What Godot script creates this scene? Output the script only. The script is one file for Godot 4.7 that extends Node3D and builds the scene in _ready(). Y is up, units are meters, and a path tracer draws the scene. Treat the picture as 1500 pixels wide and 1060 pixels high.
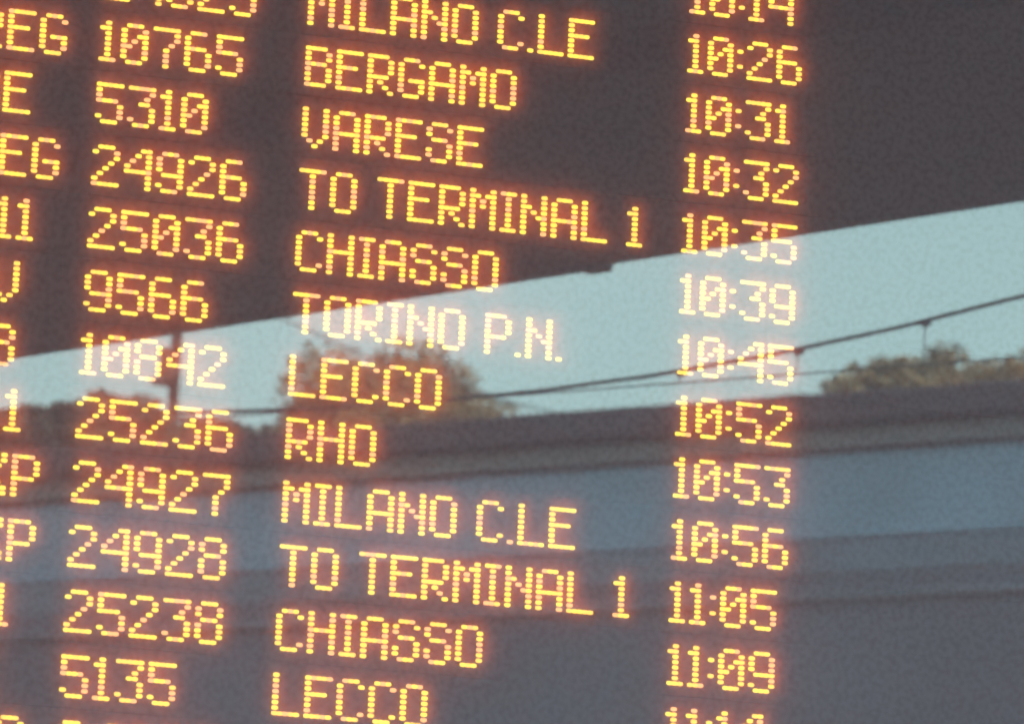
extends Node3D
# A railway departure board of amber LEDs behind glass; the platform canopy, the sky,
# the overhead line, trees and the building across the tracks stand behind the camera and show in the glass.

const DOT := 0.006            # metres between neighbouring LEDs
const ROW := 11.808           # LEDs between one line of text and the next
const EYE := Vector3(-0.9821, -1.5078, 4.9949)
const GLASS := 0.034          # front glass in front of the LED faces
const EXPOSURE := 5.0

var rng := RandomNumberGenerator.new()
var taken := {}
var mirrored := Vector3(EYE.x, EYE.y, 2.0 * GLASS - EYE.z)   # where the reflected eye stands: the far side is surveyed from here
var led_mats: Array = []
var glyphs := {}
var glyph_meshes := {}

# ------------------------------------------------------------------ naming helpers
func numbered(parent: Node, called: String) -> String:
	var key := str(parent.get_instance_id()) + called
	var n: int = taken.get(key, 0)
	taken[key] = n + 1
	return called if n == 0 else "%s_%03d" % [called, n]

func thing(called: String, label: String, category: String, at := Vector3.ZERO, turn := 0.0, group := "") -> Node3D:
	var o := Node3D.new()
	o.name = numbered(self, called)
	o.position = at
	o.rotation.y = turn
	o.set_meta("label", label)
	o.set_meta("category", category)
	if group:
		o.set_meta("group", group)
	add_child(o, true)
	return o

func part(called: String, mesh: Mesh, mat: Material, parent: Node3D, at := Vector3.ZERO) -> MeshInstance3D:
	var o := MeshInstance3D.new()
	o.name = numbered(parent, called)
	o.mesh = mesh
	if mat:
		o.material_override = mat
	o.position = at
	parent.add_child(o, true)
	return o

func structure(called: String, mesh: Mesh, mat: Material, at: Vector3, turn := 0.0) -> MeshInstance3D:
	var o := part(called, mesh, mat, self, at)
	o.rotation.y = turn
	o.set_meta("kind", "structure")
	return o

# ------------------------------------------------------------------ shape helpers
func tri(st: SurfaceTool, a: Vector3, b: Vector3, c: Vector3) -> void:
	st.add_vertex(a)
	st.add_vertex(b)
	st.add_vertex(c)

func quad(st: SurfaceTool, a: Vector3, b: Vector3, c: Vector3, d: Vector3) -> void:
	tri(st, a, b, c)
	tri(st, a, c, d)

# a box with chamfered long edges, centred
func box(size: Vector3, chamfer := 0.0) -> ArrayMesh:
	var st := SurfaceTool.new()
	st.begin(Mesh.PRIMITIVE_TRIANGLES)
	st.set_smooth_group(-1)
	var h := size * 0.5
	var c := minf(chamfer, minf(h.x, minf(h.y, h.z)) * 0.8)
	var ring := [Vector2(-h.x + c, -h.y), Vector2(h.x - c, -h.y), Vector2(h.x, -h.y + c), Vector2(h.x, h.y - c), Vector2(h.x - c, h.y), Vector2(-h.x + c, h.y), Vector2(-h.x, h.y - c), Vector2(-h.x, -h.y + c)]
	if c <= 0.0:
		ring = [Vector2(-h.x, -h.y), Vector2(h.x, -h.y), Vector2(h.x, h.y), Vector2(-h.x, h.y)]
	var n := ring.size()
	var inner := []
	for p: Vector2 in ring:
		inner.append(Vector2(p.x * (h.x - c) / h.x, p.y * (h.y - c) / h.y))
	for i in n:
		var p: Vector2 = ring[i]
		var q: Vector2 = ring[(i + 1) % n]
		quad(st, Vector3(p.x, p.y, -h.z + c), Vector3(p.x, p.y, h.z - c), Vector3(q.x, q.y, h.z - c), Vector3(q.x, q.y, -h.z + c))
		if c > 0.0:
			var pi: Vector2 = inner[i]
			var qi: Vector2 = inner[(i + 1) % n]
			quad(st, Vector3(p.x, p.y, h.z - c), Vector3(pi.x, pi.y, h.z), Vector3(qi.x, qi.y, h.z), Vector3(q.x, q.y, h.z - c))
			quad(st, Vector3(q.x, q.y, -h.z + c), Vector3(qi.x, qi.y, -h.z), Vector3(pi.x, pi.y, -h.z), Vector3(p.x, p.y, -h.z + c))
	for i in range(1, n - 1):
		var a: Vector2 = inner[0]
		var b: Vector2 = inner[i]
		var d: Vector2 = inner[i + 1]
		tri(st, Vector3(a.x, a.y, h.z), Vector3(d.x, d.y, h.z), Vector3(b.x, b.y, h.z))
		tri(st, Vector3(a.x, a.y, -h.z), Vector3(b.x, b.y, -h.z), Vector3(d.x, d.y, -h.z))
	st.generate_normals()
	return st.commit()

# a round bar along a list of points
func tube(points: Array, radii: Array, sides := 8) -> ArrayMesh:
	var st := SurfaceTool.new()
	st.begin(Mesh.PRIMITIVE_TRIANGLES)
	st.set_smooth_group(0)
	var rings := []
	for i in points.size():
		var p: Vector3 = points[i]
		var dir: Vector3 = (points[mini(i + 1, points.size() - 1)] - points[maxi(i - 1, 0)]).normalized()
		var side := dir.cross(Vector3.UP if absf(dir.y) < 0.9 else Vector3.RIGHT).normalized()
		var up := side.cross(dir)
		var ring := []
		for k in sides:
			var a := TAU * k / sides
			ring.append(p + (side * cos(a) + up * sin(a)) * float(radii[mini(i, radii.size() - 1)]))
		rings.append(ring)
	for i in rings.size() - 1:
		for k in sides:
			var l := (k + 1) % sides
			quad(st, rings[i][k], rings[i][l], rings[i + 1][l], rings[i + 1][k])
	st.generate_normals()
	return st.commit()

func lin(r: float, g: float, b: float) -> Color:
	return Color(r, g, b).linear_to_srgb()

func mat(called: String, r: float, g: float, b: float, rough := 0.8, metal := 0.0) -> StandardMaterial3D:
	var m := StandardMaterial3D.new()
	m.resource_name = called
	m.albedo_color = lin(r, g, b)
	m.roughness = rough
	m.metallic = metal
	return m

# uneven tone over a surface: a noise picture of the material's own colour, in world space
func mottle(m: StandardMaterial3D, lo: float, hi: float, freq: float, scale: float, sd: int) -> StandardMaterial3D:
	var nt := NoiseTexture2D.new()
	nt.width = 256
	nt.height = 256
	nt.seamless = true
	nt.normalize = true
	var n := FastNoiseLite.new()
	n.seed = sd
	n.frequency = freq
	n.fractal_octaves = 5
	nt.noise = n
	var g := Gradient.new()
	g.set_color(0, Color(lo, lo, lo).linear_to_srgb())
	g.set_color(1, Color(hi, hi, hi).linear_to_srgb())
	nt.color_ramp = g
	m.albedo_texture = nt
	m.uv1_triplanar = true
	m.uv1_world_triplanar = true
	m.uv1_scale = Vector3.ONE * scale
	return m

# ------------------------------------------------------------------ the LED characters
func font() -> void:
	var f := {
		"0": "01110 10001 10011 10101 11001 10001 10001 01110", "1": "010 110 010 010 010 010 010 111",
		"2": "01110 10001 00001 00010 00100 01000 10000 11111", "3": "11111 00001 00010 00110 00001 00001 10001 01110",
		"4": "00011 00101 01001 10001 11111 00001 00001 00001", "5": "11111 10000 10000 11110 00001 00001 10001 01110",
		"6": "01110 10000 10000 11110 10001 10001 10001 01110", "7": "11111 00001 00001 00010 00100 00100 00100 00100",
		"8": "01110 10001 10001 01110 10001 10001 10001 01110", "9": "01110 10001 10001 10001 01111 00001 10001 01110",
		":": "0 0 1 0 0 1 0 0", ".": "0 0 0 0 0 0 0 1",
		"A": "01110 10001 10001 10001 11111 10001 10001 10001", "B": "11110 10001 10001 11110 10001 10001 10001 11110",
		"C": "01110 10001 10000 10000 10000 10000 10001 01110", "E": "11111 10000 10000 11110 10000 10000 10000 11111",
		"G": "01110 10001 10000 10000 10111 10001 10001 01110", "H": "10001 10001 10001 11111 10001 10001 10001 10001",
		"I": "111 010 010 010 010 010 010 111", "L": "10000 10000 10000 10000 10000 10000 10000 11111",
		"M": "10001 11011 10101 10101 10001 10001 10001 10001", "N": "10001 10001 11001 10101 10011 10001 10001 10001",
		"O": "01110 10001 10001 10001 10001 10001 10001 01110", "P": "11110 10001 10001 10001 11110 10000 10000 10000",
		"R": "11110 10001 10001 10001 11110 10100 10010 10001", "S": "01110 10001 10000 01110 00001 10001 10001 01110",
		"T": "11111 00100 00100 00100 00100 00100 00100 00100", "V": "10001 10001 10001 10001 10001 10001 01010 00100",
		"X": "10001 10001 01010 00100 00100 01010 10001 10001",
	}
	for k: String in f:
		glyphs[k] = f[k].split(" ")

# one LED: an oval lens a little proud of the panel
func led(st: SurfaceTool, at: Vector3) -> void:
	var w := DOT * 0.58
	var h := DOT * 0.395
	var base := []
	var top := []
	for k in 8:
		var a := TAU * (k + 0.5) / 8.0
		var x := clampf(cos(a) * 1.08, -1.0, 1.0)
		var y := clampf(sin(a) * 1.6, -1.0, 1.0)
		base.append(at + Vector3(x * w, y * h, -0.0016))
		top.append(at + Vector3(x * w * 0.96, y * h * 0.86, 0.0))
	for k in 8:
		var l := (k + 1) % 8
		quad(st, base[k], top[k], top[l], base[l])
	for k in range(1, 7):
		tri(st, top[0], top[k + 1], top[k])

func glyph(c: String, variant: int) -> ArrayMesh:
	var key := c + str(variant)
	if glyph_meshes.has(key):
		return glyph_meshes[key]
	var tools := []
	for k in 3:
		var st := SurfaceTool.new()
		st.begin(Mesh.PRIMITIVE_TRIANGLES)
		st.set_smooth_group(-1)
		tools.append(st)
	var used := [0, 0, 0]
	var rows: PackedStringArray = glyphs[c]
	for y in 8:
		for x in rows[y].length():
			if rows[y][x] == "1":
				var r := rng.randf()
				var k := 0 if r < 0.5 else 1 if r < 0.84 else 2
				led(tools[k], Vector3(x * DOT, -y * DOT, -0.0002 * (x % 2)))
				used[k] += 1
	var m := ArrayMesh.new()
	for k in 3:
		if used[k]:
			tools[k].generate_normals()
			m = tools[k].commit(m)
			m.surface_set_material(m.get_surface_count() - 1, led_mats[k])
	glyph_meshes[key] = m
	return m

# ------------------------------------------------------------------ the far side, surveyed from the mirrored eye
func across(azimuth: float, out: float, along: float, up: float) -> Vector3:
	var a := deg_to_rad(azimuth)
	return mirrored + Vector3(sin(a), 0, cos(a)) * out + Vector3(cos(a), 0, -sin(a)) * along + Vector3.UP * up

func _ready() -> void:
	rng.seed = 20241
	# ---------------------------------------------------------------- camera
	var cam := Camera3D.new()
	cam.name = "camera"
	cam.keep_aspect = Camera3D.KEEP_HEIGHT
	cam.fov = 8.6597
	cam.near = 0.1
	cam.far = 2000.0
	cam.transform = Transform3D(Basis(Vector3(0.95600112, 0.04075813, 0.29051788), Vector3(-0.1020236, 0.9746775, 0.19898481), Vector3(-0.27505099, -0.21986938, 0.93595107)), EYE)
	add_child(cam)
	cam.current = true
	var lens := CameraAttributesPhysical.new()          # a long lens focused on the board: what the glass mirrors, far behind, is a little soft
	lens.frustum_focal_length = 12.0 / tan(deg_to_rad(8.6597 * 0.5))
	lens.frustum_focus_distance = 6.0
	lens.exposure_aperture = 14.0
	cam.attributes = lens
	cam.fov = 8.6597
	# ---------------------------------------------------------------- sky, sun, exposure
	var env := Environment.new()
	env.background_mode = Environment.BG_SKY
	var sm := ProceduralSkyMaterial.new()
	sm.sky_top_color = lin(0.36, 0.60, 0.64)
	sm.sky_horizon_color = lin(0.635, 0.90, 0.80)
	sm.sky_curve = 0.12
	sm.ground_bottom_color = lin(0.10, 0.10, 0.10)
	sm.ground_horizon_color = lin(0.35, 0.40, 0.42)
	sm.sun_angle_max = 20.0
	var haze := NoiseTexture2D.new()                    # thin uneven high cloud all round
	haze.width = 1024
	haze.height = 512
	haze.seamless = true
	var hn := FastNoiseLite.new()
	hn.seed = 77
	hn.frequency = 0.022
	hn.fractal_octaves = 5
	haze.noise = hn
	sm.sky_cover = haze
	sm.sky_cover_modulate = Color(1.0, 1.0, 1.0, 0.13)
	var sky := Sky.new()
	sky.sky_material = sm
	env.sky = sky
	env.background_energy_multiplier = 1.70
	env.tonemap_mode = Environment.TONE_MAPPER_LINEAR
	env.tonemap_exposure = EXPOSURE
	env.sdfgi_enabled = true
	env.ssao_enabled = true
	env.ssil_enabled = true
	var we := WorldEnvironment.new()
	we.name = "world_environment"
	we.environment = env
	add_child(we)
	var sun := DirectionalLight3D.new()
	sun.name = "sun"
	sun.light_energy = 1.4
	sun.light_color = Color(1.0, 0.93, 0.82)
	sun.light_angular_distance = 0.5
	sun.shadow_enabled = true
	add_child(sun)
	var az := deg_to_rad(137.0)
	var el := deg_to_rad(33.0)
	sun.look_at_from_position(Vector3.ZERO, -Vector3(sin(az) * cos(el), sin(el), cos(az) * cos(el)), Vector3.UP)
	# ---------------------------------------------------------------- materials
	font()
	var tones := [Vector4(1.0, 0.73, 0.10, 0.50), Vector4(1.0, 0.66, 0.12, 0.45), Vector4(1.0, 0.53, 0.22, 0.40)]
	for t: Vector4 in tones:
		var m := StandardMaterial3D.new()
		m.resource_name = "lit amber led"
		m.albedo_color = lin(0.5, 0.2, 0.06)
		m.roughness = 0.4
		m.emission_enabled = true
		m.emission = lin(t.x, t.y, t.z)
		m.emission_energy_multiplier = t.w
		led_mats.append(m)
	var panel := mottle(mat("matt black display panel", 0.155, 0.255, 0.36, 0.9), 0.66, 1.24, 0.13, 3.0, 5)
	var housing := mat("dark painted housing", 0.03, 0.03, 0.032, 0.55)
	var sheet := StandardMaterial3D.new()
	sheet.resource_name = "smoked diffuser sheet"
	sheet.transparency = BaseMaterial3D.TRANSPARENCY_ALPHA
	sheet.albedo_color = Color(lin(1.0, 0.2, 0.08), 0.0)
	sheet.roughness = 0.25
	sheet.metallic_specular = 0.0
	sheet.backlight_enabled = true
	sheet.backlight = Color(0.74, 0.14, 0.05).linear_to_srgb()
	var glass := StandardMaterial3D.new()
	glass.resource_name = "front glass"
	glass.transparency = BaseMaterial3D.TRANSPARENCY_ALPHA
	glass.albedo_color = Color(0.9, 0.95, 0.95, 0.0)
	glass.roughness = 0.0
	glass.metallic_specular = 0.5
	# ---------------------------------------------------------------- ground, platform
	var ground_y := EYE.y - 1.6
	structure("ground", box(Vector3(900, 0.5, 900)), mottle(mat("ballast and earth", 0.16, 0.145, 0.13, 0.95), 0.7, 1.2, 0.03, 0.1, 8), Vector3(0, ground_y - 0.8 - 0.25, 0))
	structure("platform", box(Vector3(90, 0.79, 22), 0.02), mottle(mat("platform asphalt", 0.10, 0.098, 0.095, 0.9), 0.75, 1.15, 0.03, 0.6, 9), across(50, 0.4, 0, 0) + Vector3(0, -1.6 - 0.395, 0), deg_to_rad(50))
	build_canopy()
	build_building()
	build_trees()
	build_overhead_line()
	build_board(panel, housing, sheet, glass)

# ------------------------------------------------------------------ platform canopy overhead
func build_canopy() -> void:
	var a := 55.9
	var up := 3.2
	var edge := 10.1
	var o := thing("platform_canopy", "dark flat platform canopy overhead, its edge cutting off the sky in the glass", "canopy", across(a, 0, 0, 0), deg_to_rad(a))
	# in its own axes: z runs out to the track, x along the edge
	var dark := mottle(mat("sooty canopy boards", 0.085, 0.072, 0.075, 0.85), 0.6, 1.2, 0.03, 0.5, 21)
	var steel := mat("grey painted steel", 0.10, 0.10, 0.105, 0.6)
	var deep := edge + 6.0
	part("roof_slab", box(Vector3(36, 0.16, deep), 0.01), dark, o, Vector3(0, up + 0.08, edge - deep * 0.5 - 0.012))
	for i in 4:                                         # purlins under the boards, along the edge
		part("purlin", box(Vector3(30, 0.12, 0.08), 0.008), dark, o, Vector3(0, up - 0.005, edge - 1.6 - 2.6 * i))
	part("gutter", box(Vector3(26.1, 0.16, 0.05), 0.008), steel, o, Vector3(4.95, up + 0.085, edge + 0.025))
	part("gutter", box(Vector3(10.0, 0.16, 0.05), 0.008), steel, o, Vector3(-13.1, up + 0.075, edge + 0.028))
	part("gutter_bracket", box(Vector3(0.085, 0.022, 0.06), 0.006), steel, o, Vector3(-8.06, up - 0.004, edge + 0.02))
	part("edge_pipe", tube([Vector3(-18, up - 0.115, edge + 0.05), Vector3(-12.0, up - 0.06, edge + 0.05), Vector3(-10.4, up - 0.01, edge + 0.05)], [0.009]), steel, o)
	for s in [-1, 1]:
		part("column", tube([Vector3(9.5 * s, -1.6, 4.0), Vector3(9.5 * s, up + 0.01, 4.0)], [0.11], 16), steel, o)

# ------------------------------------------------------------------ building across the tracks
func build_building() -> void:
	var a := 45.0
	var d := 40.0
	var o := thing("station_building", "long flat-roofed building across the tracks with dark cornice and blue-grey cladding", "building", across(a, d, 0, 0), deg_to_rad(a))
	var low := -2.4
	var dark := mottle(mat("dark roof edge", 0.075, 0.05, 0.062, 0.8), 0.6, 1.3, 0.04, 0.4, 31)
	var pale := mottle(mat("pale plaster", 0.30, 0.30, 0.31, 0.9), 0.75, 1.15, 0.02, 0.35, 32)
	var blue := mottle(mat("blue grey cladding", 0.28, 0.42, 0.56, 0.7), 0.7, 1.15, 0.012, 0.25, 33)
	var brown := mottle(mat("dark brown wall", 0.155, 0.15, 0.195, 0.9), 0.55, 1.3, 0.01, 0.12, 34)
	var wide := 75.0
	var mid := -20.0
	part("wall", box(Vector3(wide, 8.33 - low, 12)), brown, o, Vector3(mid, (8.33 + low) * 0.5, 6.0))
	for i in 12:
		part("cladding_panel", box(Vector3(wide / 12 - 0.012, 0.83, 11.96), 0.01), blue, o, Vector3(mid - wide * 0.5 + wide / 12 * (i + 0.5), 8.33 + 0.425, 6.0))
	part("band_course", box(Vector3(wide, 0.32, 12.03), 0.02), mottle(mat("weathered band", 0.19, 0.23, 0.30, 0.85), 0.6, 1.3, 0.01, 0.15, 35), o, Vector3(mid, 8.15, 6.0))
	part("string_course", box(Vector3(wide, 0.035, 12.10), 0.008), dark, o, Vector3(mid, 9.175, 6.0))
	part("frieze", box(Vector3(wide, 0.194, 12), 0.004), pale, o, Vector3(mid, 9.290, 6.0))
	part("cornice", box(Vector3(wide + 0.6, 0.29, 12.5), 0.03), dark, o, Vector3(mid, 9.535, 6.0))
	part("vent_pipe", tube([Vector3(-18.9, 9.68, 0.3), Vector3(-18.9, 9.75, 0.3)], [0.05], 8), dark, o)
	part("vent_cap", box(Vector3(0.26, 0.05, 0.2), 0.01), dark, o, Vector3(-18.9, 9.77, 0.3))
	part("sill_course", box(Vector3(wide, 0.10, 12.16), 0.02), mottle(mat("weathered sill", 0.18, 0.19, 0.24, 0.9), 0.6, 1.3, 0.02, 0.3, 36), o, Vector3(mid, 7.78, 6.0))

# ------------------------------------------------------------------ trees beyond it
func tree(az: float, dist: float, top: float, wide: float, label: String, leaf_tint: Vector3, sd: int) -> void:
	var r := RandomNumberGenerator.new()
	r.seed = sd
	var root := across(az, dist, 0, -2.4)
	var o := thing("tree", label, "tree", root, r.randf() * TAU, "trees beyond the building")
	var high := top + 2.4
	var bark := mat("bark", 0.07, 0.055, 0.04, 0.95)
	part("trunk", tube([Vector3.ZERO, Vector3(0.1, high * 0.4, 0), Vector3(0.0, high * 0.7, 0.1), Vector3(0.05, high * 0.93, 0)], [0.32, 0.24, 0.13, 0.03], 9), bark, o)
	var leaves := mat("leaves", leaf_tint.x, leaf_tint.y, leaf_tint.z, 0.75)
	leaves.vertex_color_use_as_albedo = true
	leaves.backlight_enabled = true
	leaves.backlight = Color(0.35, 0.35, 0.2)
	var st := SurfaceTool.new()
	st.begin(Mesh.PRIMITIVE_TRIANGLES)
	st.set_smooth_group(-1)
	var clumps := []
	var heart := Vector3(0, high - wide, 0)              # the rounded head of the crown
	for i in 110:
		var v := Vector3(r.randfn(), r.randfn(), r.randfn()).normalized() * wide * (0.25 + 0.60 * pow(r.randf(), 0.6))
		if v.y < 0.0:
			v.y *= 2.0
		clumps.append([heart + v, (0.20 + 0.16 * r.randf()) * wide, 0.75 + 0.45 * r.randf()])
	for i in range(0, clumps.size(), 6):
		var c: Vector3 = clumps[i][0]
		part("branch", tube([Vector3(0.03, c.y * 0.72, 0.03), c * Vector3(0.5, 0.9, 0.5), c], [0.07, 0.045, 0.012], 5), bark, o)
	for cl in clumps:
		var n := int(520 * clampf(float(cl[1]), 0.3, 1.2))
		for k in n:
			var v := Vector3(r.randfn(), r.randfn(), r.randfn()).normalized() * float(cl[1]) * pow(r.randf(), 0.4)
			v.y *= 0.75
			var p: Vector3 = cl[0] + v
			var u := Vector3(r.randfn(), r.randfn() * 0.6, r.randfn()).normalized()
			var w := u.cross(Vector3(r.randfn(), r.randfn(), r.randfn())).normalized()
			var s := 0.05 + 0.05 * r.randf()
			var shade: float = float(cl[2]) * (0.8 + 0.4 * r.randf())
			st.set_color(Color(shade * (0.95 + 0.2 * r.randf()), shade, shade * 0.9))
			quad(st, p - u * s, p + w * s * 0.6, p + u * s, p - w * s * 0.6)
	st.generate_normals()
	part("crown", st.commit(), leaves, o)

func build_trees() -> void:
	var olive := Vector3(0.36, 0.29, 0.18)
	var rust := Vector3(0.34, 0.245, 0.135)
	var dull := Vector3(0.11, 0.105, 0.085)
	tree(14.85, 84.0, 19.4, 2.6, "rust-brown rounded tree behind the building roof, the tallest crown near the middle", rust, 3)
	tree(15.8, 92.0, 19.95, 2.0, "olive tree leaning out beside the rust-brown crown, lower on its sheltered side", olive, 4)
	tree(20.98, 80.0, 18.4, 1.6, "low sandy-olive tree behind the roof, first of the clump beneath the contact wire", olive, 5)
	tree(21.55, 86.0, 20.0, 1.6, "sandy-olive tree with a pointed top in the clump beneath the contact wire", olive, 6)
	tree(22.6, 82.0, 19.25, 1.9, "brown-green tree at the far end of the clump beneath the contact wire", rust, 7)
	tree(10.75, 60.0, 12.75, 0.8, "small dark green tree behind the lowest stretch of roof", dull, 8)
	tree(10.0, 66.0, 13.7, 1.0, "dark bushy tree behind the roof at the end away from the wires", dull, 10)
	tree(11.5, 64.0, 13.75, 0.95, "low dark bush between the small green tree and the mast", dull, 12)
	tree(12.9, 70.0, 14.75, 1.0, "dark narrow tree between the mast and the rust-brown tree", dull, 9)

# ------------------------------------------------------------------ overhead line
func build_overhead_line() -> void:
	var wire := mat("weathered copper wire", 0.03, 0.03, 0.032, 0.7)
	var a := 45.0
	var d := 12.6
	var o := thing("overhead_line", "sagging messenger wire with droppers above a level contact wire, nearest track", "overhead line", across(a, d, -7.2, 0), deg_to_rad(a))
	var pts := []
	for i in 41:
		var s := -8.0 + 16.0 * i / 40.0
		pts.append(Vector3(s, 3.135 + 0.046 * s * s if s > 0 else 3.135 + 0.03 * s * s, 0.02))
	part("messenger_wire", tube(pts, [0.0062], 6), wire, o)
	part("contact_wire", tube([Vector3(-30, 3.12, 0), Vector3(0, 3.13, 0), Vector3(30, 3.14, 0)], [0.0027], 6), wire, o)
	for s in [0.9, 1.29, 1.70, 2.2, 2.9, 3.8, 4.8]:
		part("dropper", tube([Vector3(s, 3.133, 0.0), Vector3(s, 3.135 + 0.046 * s * s, 0.02)], [0.0021], 5), wire, o)
		part("dropper_clamp", tube([Vector3(s - 0.014, 3.13 + 0.046 * s * s - 0.006, 0.02), Vector3(s + 0.014, 3.135 + 0.046 * s * s - 0.006, 0.02)], [0.009], 6), wire, o)
	# the line over the far track and its mast
	var e := 58.0
	var m := thing("overhead_line", "thin wire running down from the mast to the far track", "overhead line", across(a, e, 0, 0), deg_to_rad(a))
	var far := []
	for k in [[11.0, 14.1], [12.3, 13.55], [13.9, 12.95], [14.65, 12.66], [15.97, 12.30], [18.0, 11.9], [24.0, 11.0]]:
		var b := deg_to_rad(float(k[0]) - a)
		far.append(Vector3(e * tan(b), e / cos(b) * tan(deg_to_rad(float(k[1]))), 0))
	part("messenger_wire", tube(far, [0.014], 6), wire, m)
	var b2 := deg_to_rad(12.25 - a)
	var p := thing("catenary_mast", "dark steel mast with an insulator standing against the sky beyond the tracks", "mast", across(a, e, e * tan(b2), 0), deg_to_rad(a))
	part("pole", tube([Vector3(0, -2.4, 0), Vector3(0, 18.6, 0)], [0.10, 0.075], 12), wire, p)
	var k := []
	var kr := []
	for i in 13:
		k.append(Vector3(-0.02, 14.95 + 0.04 * i, -0.2))
		kr.append(0.09 if i % 2 else 0.14)
	part("insulator", tube(k, kr, 12), mat("brown porcelain", 0.06, 0.04, 0.035, 0.3), p)
	part("bracket_arm", tube([Vector3(0, 14.97, 0), Vector3(-0.02, 14.93, -0.2), Vector3(-0.06, 14.9, -0.5)], [0.05], 8), wire, p)

# ------------------------------------------------------------------ the departure board
func build_board(panel: Material, housing: Material, sheet: Material, glass: Material) -> void:
	var x0 := -110.0 * DOT
	var x1 := 262.0 * DOT
	var first := -4
	var last := 14
	var o := thing("departure_board", "glass-fronted black departure board with rows of glowing amber LED train times", "departure board")
	var wide := x1 - x0
	var y1 := (-(first - 0.0) * ROW + 2.5) * DOT
	var y0 := (-(last + 1.0) * ROW + 2.5) * DOT
	var tall := y1 - y0
	var c := Vector3((x0 + x1) * 0.5, (y0 + y1) * 0.5, 0)
	part("back_box", box(Vector3(wide + 0.10, tall + 0.10, 0.14), 0.01), housing, o, c + Vector3(0, 0, -0.112))
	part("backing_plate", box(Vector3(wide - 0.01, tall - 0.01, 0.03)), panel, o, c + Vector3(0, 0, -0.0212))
	for s in [-1, 1]:
		part("frame_side", box(Vector3(0.048, tall + 0.10, 0.09), 0.006), housing, o, c + Vector3((wide * 0.5 + 0.026) * s, 0, 0.006))
		part("frame_rail", box(Vector3(wide, 0.048, 0.088), 0.006), housing, o, c + Vector3(0, (tall * 0.5 + 0.026) * s, 0.006))
		part("hanger", tube([c + Vector3(wide * 0.35 * s, tall * 0.5 + 0.03, -0.1), c + Vector3(wide * 0.35 * s, EYE.y + 3.2 - c.y, -0.1)], [0.025], 10), housing, o)
	var film := QuadMesh.new()
	film.size = Vector2(wide - 0.002, tall - 0.002)
	part("diffuser_sheet", film, sheet, o, c + Vector3(0, 0, 0.0085))
	part("glass_pane", box(Vector3(wide - 0.001, tall - 0.001, 0.004)), glass, o, c + Vector3(0, 0, GLASS - 0.002))
	var lines := {
		-2: ["", "", "", "10:14"], -1: ["MXP", "24925", "MILANO C.LE", "10:26"], 0: ["REG", "10765", "BERGAMO", "10:31"], 1: ["RE", "5310", "VARESE", "10:32"],
		2: ["REG", "24926", "TO TERMINAL 1", "10:35"], 3: ["S11", "25036", "CHIASSO", "10:39"], 4: ["AV", "9566", "TORINO P.N.", "10:45"], 5: ["S8", "10842", "LECCO", "10:52"],
		6: ["S11", "25236", "RHO", "10:53"], 7: ["MXP", "24927", "MILANO C.LE", "10:56"], 8: ["MXP", "24928", "TO TERMINAL 1", "11:05"], 9: ["S11", "25238", "CHIASSO", "11:09"],
		10: ["RE", "5135", "LECCO", "11:14"], 11: ["REG", "24929", "", ""],
	}
	var columns := [-23.2, 0.0, 39.06, 114.06]
	for r in range(first, last + 1):
		var at := Vector3(c.x, -(r * ROW + 3.404) * DOT, -0.0036)
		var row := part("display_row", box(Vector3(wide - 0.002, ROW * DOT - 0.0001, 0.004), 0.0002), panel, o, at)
		if lines.has(r):
			for k in 4:
				line(lines[r][k], columns[k], -r * ROW * DOT, row)

func line(text: String, column: float, y: float, row: Node3D) -> void:
	var x := column
	for ch in text:
		if ch == " ":
			x += 3.0
			continue
		var called := "led_digit" if ch.is_valid_int() else "led_colon" if ch == ":" else "led_full_stop" if ch == "." else "led_letter"
		part(called, glyph(ch, rng.randi() % 6), null, row, Vector3(x * DOT, y, 0) - row.position)
		x += glyphs[ch][0].length() + 1.0
